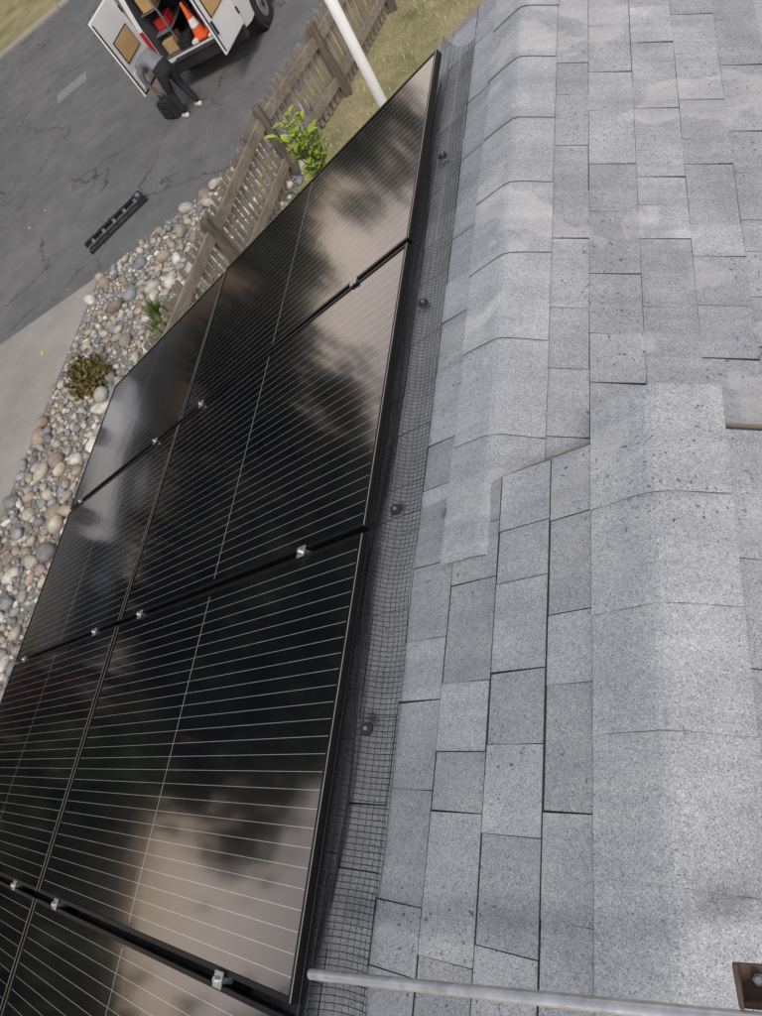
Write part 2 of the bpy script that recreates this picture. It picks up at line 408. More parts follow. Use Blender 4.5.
mb=MB(); mb.box((wl-.02,.5,1.5),(.05,1.4,1.1),0); mb.box((wl-.02,-2.3,1.5),(.05,1.2,1.1),0); mb.box((-1.5,wy1+.02,1.5),(1.4,.05,1.1),0)
mb.obj('window_frames',M['white'],house,bevel=.01)
mb=MB(); mb.box((wl-.05,.5,1.5),(.02,1.26,.96),0); mb.box((wl-.05,-2.3,1.5),(.02,1.06,.96),0); mb.box((-1.5,wy1+.05,1.5),(1.26,.02,.96),0)
mb.obj('window_panes',M['glass'],house)
def caps(name,Xr,Zr,y_far,y_near,step,hw):
    mb=MB(); y=y_far; ds=[-1,-.75,-.5,-.25,-.1,0,.1,.25,.5,.75,1]; nd=len(ds)
    while y>y_near:
        L=step*random.uniform(.93,1.07); yn=y-L-.02; hwk=hw*random.uniform(.97,1.02); sh=random.uniform(-.004,.004)
        k=random.uniform(.95,1.07); sk=random.uniform(-.006,.006)
        rows=[]
        for (yy,li) in((y,.0065),((y+yn)/2,.0085),(yn,.0115)):
            for lay in(0,1):
                for j,d in enumerate(ds):
                    dd=d*hwk+sh; lift=li-(.0035 if lay==0 else 0)
                    z=Zr-(math.sqrt(dd*dd+.018**2)-.010)*math.sin(TH)
                    jag=random.uniform(-.0012,.0012)
                    rows.append((Xr+dd*C*1.0,yy+sk*d+jag,z+lift))
        F=[];T=[]; top=(k,k,k*1.005); dk=(.3,.3,.3)  # dk paints the thin shadow line where the caps overlap
        def idx(r,l,j): return r*2*nd+l*nd+j
        for r in range(2):
            for j in range(nd-1):
                F.append((idx(r,1,j),idx(r+1,1,j),idx(r+1,1,j+1),idx(r,1,j+1))); T.append(top)
            for j in(0,nd-1):
                F.append((idx(r,0,j),idx(r+1,0,j),idx(r+1,1,j),idx(r,1,j))); T.append(dk)
        for r in(0,2):
            for j in range(nd-1):
                F.append((idx(r,0,j),idx(r,0,j+1),idx(r,1,j+1),idx(r,1,j))); T.append(dk)
        mb.add(rows,F,0,tones=T); y-=L
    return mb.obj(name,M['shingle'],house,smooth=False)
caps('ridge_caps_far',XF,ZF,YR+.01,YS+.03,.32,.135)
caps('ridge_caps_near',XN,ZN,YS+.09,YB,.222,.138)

# ------------------------------------------------------------ solar panels
UT=-1.362; PL=1.69; PWd=1.025; GP=.02
def panel_mesh():
    mb=MB(); hx,hy=PL/2,PWd/2; t=.011; h=.030
    mb.add([(-hx+t,-hy+t,-.003),(hx-t,-hy+t,-.003),(hx-t,hy-t,-.003),(-hx+t,hy-t,-.003)],[(0,1,2,3)],1)
    for sx in(-1,1): mb.box((sx*(hx-t/2),0,-h/2),(t,2*hy,h),0)
    for sy in(-1,1): mb.box((0,sy*(hy-t/2),-h/2),(2*hx-2*t-.001,t,h),0)
    mb.box((hx-.0014,0,.0004),(.0026,2*hy-.004,.0008),2); mb.box((-hx+.0012,0,.0004),(.0016,2*hy-.004,.0008),2)  # pale strips paint the bright highlight along the frame's outer edges
    mb.add([(-hx+t,-hy+t,-.027),(hx-t,-hy+t,-.027),(hx-t,hy-t,-.027),(-hx+t,hy-t,-.027)],[(3,2,1,0)],0)
    return mb
pm=None; rows=[2.83-i*(PWd+GP) for i in range(6)]
for r in range(5):
    for cidx in range(2):
        if pm is None:
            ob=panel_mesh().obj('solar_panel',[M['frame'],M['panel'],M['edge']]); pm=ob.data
        else:
            ob=bpy.data.objects.new('solar_panel',pm); scene.collection.objects.link(ob)
        uc=UT-PL/2-cidx*(PL+GP)
        ob.location=W(uc,rows[r]-PWd/2,-.97+random.uniform(-.001,.001))
        ob.rotation_euler=(random.uniform(-.003,.003),-TH+random.uniform(-.002,.002),0)
clampU=[UT-.28,UT-1.46,UT-PL-GP-.28,UT-PL-GP-1.46]
hw=empty('panel_mounting_hardware',(0,0,H),rotL)
mb=MB()
for r in range(1,5):
    yc=rows[r]+GP/2
    for u in clampU:
        mb.box((u,yc,-.966),(.036,.034,.006)); mb.box((u,yc,-.98),(.03,.014,.03))
        mb.tube([(u,yc,-.963),(u,yc,-.953)],.0075,6)
mb.obj('clamps',M['alu'],hw,bevel=.0015)
mb=MB()
for u in clampU: mb.box((u,(2.75-2.3)/2,-1.025),(.04,5.2,.04))
for u in clampU:
    for y in(-2,-.8,.4,1.6,2.6): mb.box((u+.02,y,-1.07),(.06,.05,.05))
mb.obj('rails',M['frame'],hw)

# ------------------------------------------------------------ wire mesh guard
prof=[(-1.3585,-.990),(-1.357,-1.015),(-1.353,-1.040),(-1.343,-1.064),(-1.329,-1.078),(-1.312,-1.083),(-1.294,-1.0845),(-1.276,-1.0845)]
def gp(k,y):
    t=k*(len(prof)-1); i=min(int(t),len(prof)-2); f=t-i
    u=prof[i][0]*(1-f)+prof[i+1][0]*f; w=prof[i][1]*(1-f)+prof[i+1][1]*f
    wob=math.sin(y*7.3)*.003+math.sin(y*17+1)*.0015
    wide=1+.20*max(0,min(1,(.9-y)/1.2))
    u=prof[0][0]+(u-prof[0][0])*wide
    return (u+wob*k*1.5,y,w+abs(wob)*.9*math.sin(k*3.14)+abs(wob)*k)
mb=MB(); ys=np.arange(-2.45,2.93,.0127); K=[0,.14,.28,.42,.56,.7,.85,1.0]
for y in ys: mb.tube([gp(k,y) for k in K],.00085,4,caps=False)
for j in range(10):
    k=j/9; mb.tube([gp(k,y) for y in ys[::3]],.00085,4,caps=False)
mb.obj('wire_mesh_guard',M['wire'],loc=(0,0,H),rot=rotL)
mb=MB()
for y in(2.26,1.566,.833,.257,-.45,-1.1):
    c=Vector((-1.338,y,-1.05)); d=Vector((.5,0,.85)).normalized()
    mb.tube([c-d*.003,c+d*.003],[.017,.015],16); mb.tube([c,c+d*.008],.005,8,mi=1)
    mb.tube([c,c-d*.03+Vector((-.03,0,0))],.0012,5)
mb.obj('mesh_clips',[M['plastic'],M['grey']],bpy.data.objects['wire_mesh_guard'],smooth=False)
mb=MB(); pts=[(-1.40+.02*math.sin(y*5),y,-1.05-.02*math.cos(y*6)) for y in np.linspace(-2.3,2.7,70)]
mb.tube(pts,.004,6); mb.obj('panel_cable',M['plastic'],smooth=True,loc=(0,0,H),rot=rotL)

# ------------------------------------------------------------ conduit at the bottom and bracket
mb=MB(); a=Vector((-1.295,-.222,-.962)); b=Vector((-.44,-.113,-.985)); d=(b-a)
ring=[a+d*t for t in (0,.5,1,1.9)]
mb.tube(ring,.0095,20,caps=False)
dn=d.normalized()
mb.tube([a+dn*.0005,a+dn*.03],.0084,20,caps=False); mb.tube([a+dn*.02,a+dn*.021],.0084,16,mi=1)
mb.obj('metal_conduit',[M['galv'],M['felt']],smooth=True,loc=(0,0,H),rot=rotL)
brk=empty('rusty_bracket',W(-.492,-.085,-1.02),(0,0,.1))
mb=MB(); mb.box((.03,0,0),(.07,.045,.006)); mb.box((.0,0,.022),(.006,.045,.044)); mb.box((.03,-.019,.02),(.055,.006,.036))
mb.obj('angle_plate',M['rust'],brk,bevel=.0015)
mb=MB(); mb.tube([(.022,.006,.002),(.022,.006,.012)],.007,6); mb.tube([(.022,.006,.012),(.022,.006,.02)],.004,10); mb.obj('bolt',M['grey'],brk)

mb=MB(); mb.add([(0,0,0),(.010,-.002,.003),(.015,.01,.004),(.012,.022,.002),(.003,.026,.003),(-.003,.012,.001)],[(0,1,2,3,4,5)],0)
mb.obj('shingle_chip',M['grey'],loc=W(-1.19,.78,-1.087),rot=rotL)

# ------------------------------------------------------------ fence
fence=empty('wooden_fence')
P=[(-3.9,14.4),(-4.3,12.45),(-4.85,10.55),(-5.45,9.0),(-5.72,6.9),(-5.98,4.75)]
mbp=MB(); mbr=MB(); mbk=MB()
for i,(x,y) in enumerate(P):
    lean=Euler((random.uniform(-.02,.02),random.uniform(-.02,.02),.25)).to_matrix()
    mbp.box((x,y,.57),(.13,.13,1.14),R=lean,taper=.96)
for i in range(len(P)-1):
    a=Vector((*P[i],0)); b=Vector((*P[i+1],0)); d=b-a; L=d.length; ang=math.atan2(d.y,d.x); R=Matrix.Rotation(ang,3,'Z')@Matrix.Rotation(random.uniform(-.012,.012),3,'Y')
    nrm=Vector((-d.y,d.x,0)).normalized(); 
    if nrm.x>0: nrm=-nrm
    for z,hh in((.28,.14),(.92,.16)):
        mbr.box((a+b)/2+nrm*.02+Vector((0,0,z)),(L-.14,.045,hh),R=R)
    n=int(L/.125)
    for k in range(n):
        p=a+d*((k+.5)/n)+nrm*.062
        if random.random()<.04: continue
        hh=random.uniform(1.04,1.12); Rk=Matrix.Rotation(ang,3,'Z')@Matrix.Rotation(random.uniform(-.03,.03),3,'Y')
        w=.07*random.uniform(.9,1.1)
        vs=[(-w/2,-.01,0),(w/2,-.01,0),(w/2,.01,0),(-w/2,.01,0),(-w/2,-.01,hh-.02),(w/2,-.01,hh-.02),(w/2,.01,hh-.02),(-w/2,.01,hh-.02),(0,-.01,hh),(0,.01,hh)]
        vs=[Rk@Vector(v)+p+Vector((0,0,.04)) for v in vs]
        mbk.add(vs,[(0,1,5,8,4),(3,7,9,6,2),(0,4,7,3),(1,2,6,5),(4,8,9,7),(5,6,9,8),(0,3,2,1)])
mbp.obj('posts',M['post'],fence,bevel=.01); mbr.obj('rails',M['fence_h'],fence,bevel=.005); mbk.obj('pickets',M['fence'],fence)

mb=MB(); mb.tube([(-2.53,6.05,0),(-2.53,6.05,4.2)],[.050,.046],20); mb.tube([(-2.53,6.05,4.2),(-2.53,6.05,4.26)],[.065,.03],16); mb.tube([(-2.53,6.05,0),(-2.53,6.05,.03)],.1,20)
mb.obj('white_pole',M['white'],smooth=True)

# ------------------------------------------------------------ folded ladder lying on the road
lad=empty('folding_ladder',(-9.53,9.55,.012),(0,0,math.atan2(.91,.93)))
mb=MB(); L=1.34
for z,wd in((.03,.36),(.075,.30)):
    for s_ in(-1,1): mb.box((0,s_*wd/2,z),(L,.024,.042))
mb.obj('side_rails',M['plastic'],lad,bevel=.004)
mb=MB()
for k in range(5): mb.box((-.52+k*.26,0,.05),(.06,.28,.02))
mb.obj('steps',M['grey'],lad,bevel=.003)
mb=MB()
for s_ in(-1,1):
    mb.box((L/2+.01,s_*.18,.035),(.05,.04,.07)); mb.box((-L/2-.01,s_*.18,.035),(.04,.04,.07))
mb.box((L/2-.05,0,.10),(.14,.30,.03))
mb.obj('feet_and_top_cap',M['plastic'],lad,bevel=.005)
mb=MB()
for k in range(4): mb.box((-.39+k*.26,.15,.099),(.1,.012,.004)); 
mb.box((L/2-.05,0,.117),(.07,.16,.004)); mb.obj('labels',M['grey'],lad)

# ------------------------------------------------------------ vehicles
def loft(mb,secs,n_top=5,mi=0,close_front=True,close_rear=True,flip=False):
    rings=[]
    for (y,wb,wt,z0,z1,r) in secs:
        ring=[(-wb,z0),(wb,z0),(wb*1.0,z0+(z1-z0)*.45),(wb*.985,z0+(z1-z0)*.55)]
        for k in range(n_top):
            a=k/(n_top-1)*math.pi/2; ring.append((wt-r+r*math.cos(a),z1-r+r*math.sin(a)))
        for k in range(n_top):
            a=math.pi/2+k/(n_top-1)*math.pi/2; ring.append((-wt+r+r*math.cos(a),z1-r+r*math.sin(a)))
        ring+=[(-wb*.985,z0+(z1-z0)*.55),(-wb,z0+(z1-z0)*.45)]
        rings.append([(x,y,z) for x,z in ring])
    m=len(rings[0]); vs=[v for r in rings for v in r]; fs=[]
    for i in range(len(rings)-1):
        for k in range(m):
            a=i*m+k; b=i*m+(k+1)%m
            fs.append((a,b,b+m,a+m) if flip else (a,a+m,b+m,b))
    if close_rear: fs.append(tuple(range(m)))
    if close_front: fs.append(tuple(reversed(range((len(rings)-1)*m,len(rings)*m))))
    mb.add(vs,fs,mi)
    return m
def wheel(mb,x,y,r,w):
    mb.tube([(x-w/2,y,r),(x-w/2+.02,y,r),(x+w/2-.02,y,r),(x+w/2,y,r)],[r*.94,r,r,r*.94],28,mi=0)
    for s_ in(-1,1):
        mb.tube([(x+s_*(w/2-.01),y,r),(x+s_*(w/2+.012),y,r)],[r*.62,r*.56],20,mi=1)
        mb.tube([(x+s_*(w/2),y,r),(x+s_*(w/2+.03),y,r)],[r*.18,r*.15],12,mi=0)

van=empty('cargo_van',(-8.2,13.2,0),(0,0,.02))
mb=MB(); hw_=1.0
secs=[(0,hw_,.90,.48,2.08,.12),(.3,hw_,.90,.42,2.12,.14),(3.3,hw_,.89,.38,2.14,.14),(3.9,hw_,.87,.38,2.08,.16),(4.7,.98,.85,.38,1.30,.16),(5.35,.95,.80,.40,1.08,.16),(5.5,.86,.70,.46,.95,.12)]
m=loft(mb,secs,close_rear=False)
loft(mb,[(0,.90,.80,.60,1.98,.08),(3.1,.90,.80,.60,2.0,.08)],close_rear=False,flip=True,mi=1)
o1=0; o2=m*len(secs)
for k in range(m): 
    mb.f.append((o1+k,o2+k,o2+(k+1)%m,o1+(k+1)%m)); mb.m.append(0); mb.t.append((1,1,1))
mb.obj('body',[M['vanpaint'],M['dkgrey']],van)
mb=MB(); mb.box((0,-.06,.44),(1.96,.16,.18)); mb.box((0,-.07,.55),(1.3,.18,.03)); mb.box((0,5.52,.5),(1.8,.12,.22)); 
for y in(.95,4.45):
    for s_ in(-1,1): mb.tube([(s_*.88,y,.36),(s_*1.012,y,.36)],.43,28)
mb.obj('bumpers_and_arches',M['plastic'],van,bevel=.012)
mb=MB()
for y in(.95,4.45):
    for s_ in(-1,1): wheel(mb,s_*.92,y,.35,.22)
mb.obj('wheels',[M['rubber'],M['hub']],van,smooth=False)
mb=MB()
for s_ in(-1,1): mb.box((s_*.955,-.012,1.0),(.09,.05,.42))
mb.obj('tail_lamps',M['redlamp'],van,bevel=.01)
mb=MB(); mb.box((0,4.3,1.66),(1.55,.02,.7),R=Matrix.Rotation(-.80,3,'X'))
for s_ in(-1,1): mb.box((s_*.962,3.55,1.50),(.02,.85,.48))
mb.obj('windows',M['glass'],van)
mb=MB(); 
for s_ in(-1,1): mb.box((s_*1.006,1.7,1.0),(.012,2.2,.03)); 
for s_ in(-1,1): mb.box((s_*1.12,4.15,1.25),(.16,.12,.26))
mb.obj('side_trim_and_mirrors',M['plastic'],van,bevel=.006)
def door(name,hx,ang,side):
    e=empty(name,(hx,-.02,0),(0,0,ang)); e.parent=van
    w=.92*side
    mb=MB(); mb.box((w/2,0,1.28),(abs(w),.05,1.42)); mb.obj('door_skin',M['vanpaint'],e,bevel=.02)
    mb=MB(); mb.box((w/2,.032,.82),(abs(w)*.78,.016,.30)); mb.obj('inner_trim',M['white'],e,bevel=.008)
    mb=MB()
    for y in(-.032,.032): mb.box((w/2,y,1.32),(abs(w)*.66,.010,.40))
    mb.box((w/2,.03,.61),(abs(w)*.96,.02,.03)); mb.box((w*.97,.0,1.28),(.03,.07,1.3))
    mb.obj('window_seal',M['plastic'],e,bevel=.004)
    mb=MB()
    for y in(-.042,.042): mb.box((w/2,y,1.32),(abs(w)*.60,.012,.36))
    mb.obj('cardboard_covered_window',M['card'],e,bevel=.004)
    mb=MB(); mb.box((w*.9,-.04,1.0),(.05,.03,.22)); mb.box((w*.02,0,.8),(.04,.09,.12)); mb.box((w*.02,0,1.7),(.04,.09,.12)); mb.box((w*.5,.045,.82),(.2,.02,.05)); mb.obj('handle_and_hinges',M['plastic'],e,bevel=.004)
door('left_rear_door',-1.0,math.radians(-97),1)
door('right_rear_door',1.0,math.radians(80),-1)
cg=empty('van_cargo',(0,0,0)); cg.parent=van
mb=MB()
for z in(.95,1.35,1.7): mb.box((-.68,1.2,z),(.38,2.0,.02)); mb.box((.70,1.3,z),(.34,2.0,.02))
for y in(.2,1.2,2.2):
    for x in(-.5,.54): mb.box((x,y,1.2),(.03,.03,1.2))
mb.obj('shelving',M['grey'],cg)
mb=MB(); mb.box((.34,.30,.70),(.30,.36,.2)); mb.box((-.68,.5,1.06),(.3,.3,.18)); mb.box((.70,.6,1.07),(.26,.3,.2)); mb.box((-.05,.9,.75),(.25,.3,.3)); mb.obj('red_tool_boxes',M['red'],cg,bevel=.015)
mb=MB(); mb.box((-.36,.25,.68),(.28,.34,.16)); mb.box((.70,.3,.70),(.2,.3,.2)); mb.box((.05,1.5,.85),(.8,.4,.5)); mb.box((-.68,1.2,1.06),(.28,.4,.2)); mb.obj('black_cases',M['plastic'],cg,bevel=.015)
mb=MB(); mb.box((-.70,.35,.72),(.26,.35,.22)); mb.box((.7,1.2,1.5),(.25,.4,.25)); mb.box((-.66,.35,1.5),(.25,.3,.25)); mb.obj('cardboard_boxes',M['card'],cg,bevel=.004)
mb=MB()
for cx_,cy_,r_ in((-.1,.55,.14),(.3,.75,.16)):
    for k in range(4):
        mb.tube([(cx_+math.cos(t)*r_,cy_+math.sin(t)*r_,.63+k*.02) for t in np.linspace(0,6.28,20)],.012,5)
mb.obj('cable_coils',M['rubber'],cg,smooth=True)
mb=MB(); mb.tube([(.52,.16,.61),(.52,.16,.86)],[.10,.125],20); mb.box((-.12,.10,.63),(.14,.10,.05)); mb.box((.24,.08,.62),(.10,.08,.03)); mb.obj('white_bucket',M['white'],cg)
mb=MB(); cx,cy=-.02,.22; z0=.62
mb.box((cx,cy,z0+.015),(.34,.32,.03)); mb.tube([(cx,cy,z0+.03),(cx,cy,z0+.2)],[.125,.095],20); mb.tube([(cx,cy,z0+.2),(cx,cy,z0+.34)],[.095,.068],20,mi=1); mb.tube([(cx,cy,z0+.34),(cx,cy,z0+.62)],[.068,.025],20)
mb.obj('traffic_cone',[M['orange'],M['white'],M['plastic']],cg)
def sedan(name,loc,rot,paint):
    e=empty(name,loc,rot); mb=MB()
    loft(mb,[(0,.78,.70,.35,.85,.10),(.15,.86,.80,.28,.95,.12),(1.0,.89,.84,.22,1.0,.12),(3.4,.89,.84,.22,.98,.12),(4.3,.86,.78,.24,.82,.14),(4.55,.74,.64,.32,.70,.1)])
    mb.obj('body',paint,e,smooth=False,bevel=.02)
    mb=MB(); loft(mb,[(.55,.74,.60,.95,1.0,.03),(1.15,.78,.60,.95,1.40,.10),(2.4,.78,.60,.95,1.43,.10),(3.3,.76,.66,.93,.98,.03)]); mb.obj('cabin_glass',M['glass'],e)
    mb=MB(); mb.box((0,1.78,1.425),(1.1,1.15,.03)); mb.obj('roof_panel',paint,e,bevel=.012)
    mb=MB()
    for y in(.9,3.6):
        for s_ in(-1,1): wheel(mb,s_*.80,y,.33,.2)
    mb.obj('wheels',[M['rubber'],M['hub']],e); return e
sedan('parked_car',(-19.2,7.4,0),(0,0,-1.1),M['vanpaint'])
sedan('parked_car',(-27,5.5,0),(0,0,-1.1),M['bluepaint'])

# ------------------------------------------------------------ tool bag
bag=empty('tool_bag',(-9.1,12.42,.008),(0,0,-.5))
mb=MB(); mb.box((0,0,.15),(.50,.28,.30),taper=.9); mb.box((0,0,.31),(.40,.2,.03)); mb.box((.0,-.15,.12),(.3,.05,.16)); mb.obj('bag_body',M['plastic'],bag,bevel=.03)
mb=MB(); mb.tube([(-.14,0,.31),(-.12,0,.40),(0,0,.43),(.12,0,.40),(.14,0,.31)],.013,8); mb.obj('handle',M['rubber'],bag,smooth=True)

# ------------------------------------------------------------ person bending over the bag
fx,fy=-.87,.49; lx,ly=-.49,-.87; BX,BY=-8.55,12.2
def pw(f,l,z): return Vector((BX+f*fx+l*lx,BY+f*fy+l*ly,z))
joints={}; order=[]
def J(n,f,l,z,r): joints[n]=len(order); order.append((pw(f,l,z),r*1.1))
J('pel',0,0,.92,.145); J('sp1',.13,0,1.02,.138); J('sp2',.27,0,1.09,.155); J('sp3',.40,0,1.09,.150); J('nb',.48,0,1.05,.072); J('nk',.55,0,1.0,.058)
for s_,k in((1,'L'),(-1,'R')):
    J('hp'+k,-.01,.10*s_,.85,.115); J('th'+k,.03,.12*s_,.67,.096); J('kn'+k,.07+.03*s_,.13*s_,.48,.070); J('cf'+k,.02+.05*s_,.14*s_,.30,.064); J('an'+k,-.03+.06*s_,.15*s_,.09,.046)
    J('sh'+k,.41,.18*s_,1.06,.078); J('ua'+k,.46,.22*s_,.92,.058); J('el'+k,.50,.22*s_,.78,.045); J('fa'+k,.545,.17*s_,.64,.039); J('wr'+k,.58,.12*s_,.51,.027); J('pm'+k,.60,.10*s_,.45,.030)
E=[('pel','sp1'),('sp1','sp2'),('sp2','sp3'),('sp3','nb'),('nb','nk')]
for k in 'LR': E+=[('pel','hp'+k),('hp'+k,'th'+k),('th'+k,'kn'+k),('kn'+k,'cf'+k),('cf'+k,'an'+k),('sp3','sh'+k),('sh'+k,'ua'+k),('ua'+k,'el'+k),('el'+k,'fa'+k),('fa'+k,'wr'+k),('wr'+k,'pm'+k)]
def skinned(name,pts,edges,root=0,sub=2):
    me=bpy.data.meshes.new(name); me.from_pydata([p for p,r in pts],edges,[]); ob=bpy.data.objects.new(name,me); scene.collection.objects.link(ob)
    md=ob.modifiers.new('Skin','SKIN'); md.use_smooth_shade=True
    sv=me.skin_vertices[0].data
    for i,(p,r) in enumerate(pts): sv[i].radius=(r,r); sv[i].use_root=(i==root)
    sb=ob.modifiers.new('Sub','SUBSURF'); sb.levels=sub; sb.render_levels=sub
    dg=bpy.context.evaluated_depsgraph_get(); dg.update()
    m2=bpy.data.meshes.new_from_object(ob.evaluated_get(dg)); 
    bpy.data.objects.remove(ob); o2=bpy.data.objects.new(name,m2); scene.collection.objects.link(o2); return o2
person=empty('person')
eidx=[(joints[a],joints[b]) for a,b in E]
body=skinned('clothed_body',order,eidx); body.parent=person
body.data.materials.clear()
for k in('shirt','trousers','skin'): body.data.materials.append(M[k])
def region(a,b):
    if any(q in b for q in('hp','th','kn','cf','an')): return 1
    if b=='sp1': return 0
    if any(q in b for q in('wr','pm','fa')) or b=='nk': return 2
    return 0
for pl in body.data.polygons:
    c=pl.center; best=9;bi=0
    for (a,b) in E:
        p,q=order[joints[a]][0],order[joints[b]][0]; d=q-p; t=max(0,min(1,(c-p).dot(d)/d.length_squared)); dist=(c-(p+d*t)).length-.5*order[joints[b]][1]
        if dist<best: best=dist; bi=region(a,b)
    if bi==0 and c.z<1.02 and (c-pw(0,0,.9)).length<.19: bi=1
    pl.material_index=bi; pl.use_smooth=True
hd=empty('head',pw(.63,0,.95)); hd.parent=person
lookd=(Vector((fx,fy,0))*.45+Vector((0,0,-.9))).normalized()
topd=(Vector((fx,fy,0))*.9+Vector((0,0,.45))).normalized(); sided=lookd.cross(topd).normalized()
RH=Matrix((sided,lookd,topd)).transposed()
hd.rotation_euler=RH.to_euler()
import bmesh
bm=bmesh.new(); bmesh.ops.create_uvsphere(bm,u_segments=28,v_segments=20,radius=1)
for v in bm.verts:
    x,y,z=v.co; w=.075*(1-.18*max(0,-z)); v.co=(x*w,y*.095*(1+.1*max(0,-z)*(1 if y>0 else -1)),z*.115)
    if y>.5 and abs(x)<.22 and -.35<z<.12: v.co.y+=.022*(1-abs(x)/.22)
    if y>.5 and abs(abs(x)-.38)<.18 and .0<z<.25: v.co.y-=.008
me=bpy.data.meshes.new('face'); bm.to_mesh(me); bm.free(); me.materials.append(M['skin']); me.materials.append(M['hair'])
for p in me.polygons:
    p.use_smooth=True; c=p.center
    if c.z>.055 or (c.y<-.01 and c.z>-.06): p.material_index=1
fo=bpy.data.objects.new('face',me); scene.collection.objects.link(fo); fo.parent=hd
mb=MB()
for s_ in(-1,1): mb.box((s_*.078,-.005,-.005),(.018,.035,.06)); 
mb.obj('ears',M['skin'],hd,bevel=.008)
mb=MB()
for s_ in(-1,1): mb.tube([(s_*.03,.082,.008),(s_*.03,.09,.008)],.011,10)
mb.obj('eyes',M['hair'],hd)
mb=MB(); mb.box((0,.092,-.062),(.045,.008,.01)); mb.obj('mouth',M['red'],hd)
bm=bmesh.new(); bmesh.ops.create_uvsphere(bm,u_segments=24,v_segments=16,radius=1)
for v in bm.verts: v.co=(v.co.x*.082,v.co.y*.104-.008,v.co.z*.118+.006)
bmesh.ops.delete(bm,geom=[v for v in bm.verts if v.co.z<-.04 or (v.co.y>.055 and v.co.z<.06)],context='VERTS')
me=bpy.data.meshes.new('hair'); bm.to_mesh(me); bm.free(); me.materials.append(M['hair']); ho=bpy.data.objects.new('hair',me); scene.collection.objects.link(ho); ho.parent=hd
for s_,k in((1,'L'),(-1,'R')):
    base=order[joints['pm'+k]][0]
    for i,(off,ln) in enumerate(((-.028,.062),(-.010,.072),(.010,.068),(.028,.052))):
        b0=base+Vector((fx,fy,0))*off; pts=[(b0,.0095),(b0+Vector((lx*-s_*.008,ly*-s_*.008,-ln*.5)),.009),(b0+Vector((lx*-s_*.03,ly*-s_*.03,-ln*.75)),.008),(b0+Vector((lx*-s_*.042,ly*-s_*.042,-ln*.6)),.007)]
        f=skinned('finger_%d_%s'%(i+1,k),pts,[(0,1),(1,2),(2,3)],0,1); f.parent=person; f.data.materials.clear(); f.data.materials.append(M['skin'])
    b0=base+Vector((0,0,.015)); pts=[(b0,.011),(b0+Vector((fx*-.03,fy*-.03,-.02)),.0105),(b0+Vector((fx*-.035+lx*-s_*.02,fy*-.035+ly*-s_*.02,-.05)),.009)]
    f=skinned('thumb_%s'%k,pts,[(0,1),(1,2)],0,1); f.parent=person; f.data.materials.clear(); f.data.materials.append(M['skin'])
    an=order[joints['an'+k]][0]; fw=Vector((fx,fy,0))
    sh=skinned('shoe_%s'%k,[(an-fw*.05+Vector((0,0,-.045)),.048),(an+fw*.02+Vector((0,0,-.035)),.056),(an+fw*.11+Vector((0,0,-.05)),.046),(an+fw*.19+Vector((0,0,-.055)),.035)],[(0,1),(1,2),(2,3)],0,2)
    sh.parent=person; sh.data.materials.clear(); sh.data.materials.append(M['shoe'])

# ------------------------------------------------------------ vegetation
def leafquad(mb,c,size,tone,mi=0,long=1.6):
    R=Euler((random.uniform(0,6.3),random.uniform(0,6.3),random.uniform(0,6.3))).to_matrix()
    w=size/2; l=size*long/2
    mb.add([R@Vector(v)+c for v in((-l,0,0),(0,-w,size*.1),(l,0,0),(0,w,size*.1))],[(0,1,2,3)],mi,tone)
def tree_obj(name,h,cr,seed,ncl=70,nl=55,base=(.05,.075,.025)):
    random.seed(seed); mb=MB()
    bend=random.uniform(-.4,.4)
    trunk=[(0,0,0),(bend*.3,.1,h*.2),(bend*.6,0,h*.4),(bend,.1,h*.6),(bend,.0,h*.85)]
    mb.tube(trunk,[.28,.22,.18,.12,.04],8,mi=1)
    for i in range(9):
        a=random.uniform(0,6.3); z=h*random.uniform(.28,.7); l=cr*random.uniform(.5,.95)
        p0=Vector((bend*.7,0,z)); p1=p0+Vector((math.cos(a)*l*.5,math.sin(a)*l*.5,l*.35)); p2=p0+Vector((math.cos(a)*l,math.sin(a)*l,l*.5))
        mb.tube([p0,p1,p2],[.09,.05,.02],6,mi=1)
    for i in range(ncl):
        while True:
            d=Vector((random.uniform(-1,1),random.uniform(-1,1),random.uniform(-1,1)))
            if .25<d.length<1: break
        cc=Vector((d.x*cr,d.y*cr,h*.58+d.z*h*.42)); cc.xy*=random.uniform(.7,1.1); rr=cr*random.uniform(.16,.32)
        sh=random.uniform(.55,1.45)*(.8+.3*d.z)
        for j in range(nl):
            q=Vector((random.gauss(0,1),random.gauss(0,1),random.gauss(0,.8)))*rr*.6
            g=sh*random.uniform(.7,1.3); leafquad(mb,cc+q,random.uniform(.2,.42),(base[0]*g,base[1]*g,base[2]*g))
    return mb.obj(name,[M['leaf'],M['bark']])
t1=tree_obj('broadleaf_tree',11.5,4.6,11,ncl=95,base=(.035,.05,.02)); t2=tree_obj('broadleaf_tree',9.5,4.2,12,ncl=90,base=(.035,.045,.025)); t3=tree_obj('broadleaf_tree',5.0,3.0,13,ncl=60,base=(.045,.06,.025))
def polar(az,d): a=math.radians(az); return (-math.cos(a)*d,math.sin(a)*d,0)
pl_=[(t1,9.5,25,1),(t1,16,27,1.1),(t2,22,26,1.15),(t1,28,31,1.1),(t3,37,36,1.3),(t3,43,38,1.1),(t3,48,40,.85),(t1,54,43,.85),(t3,61,41,.8),(t3,68,44,1.1),(t1,78,46,1),
     (t3,2,17,.70),(t3,-6,17.5,.72),(t3,-13,18,.75),(t1,-23,24,1.1),(t1,-31,26,1.1),(t2,-38,28,1.2),(t1,13,38,1.3),(t2,25,42,1.3),(t1,19,40,1.2),(t1,-46,30,1.1)]
used=set(); random.seed(3)
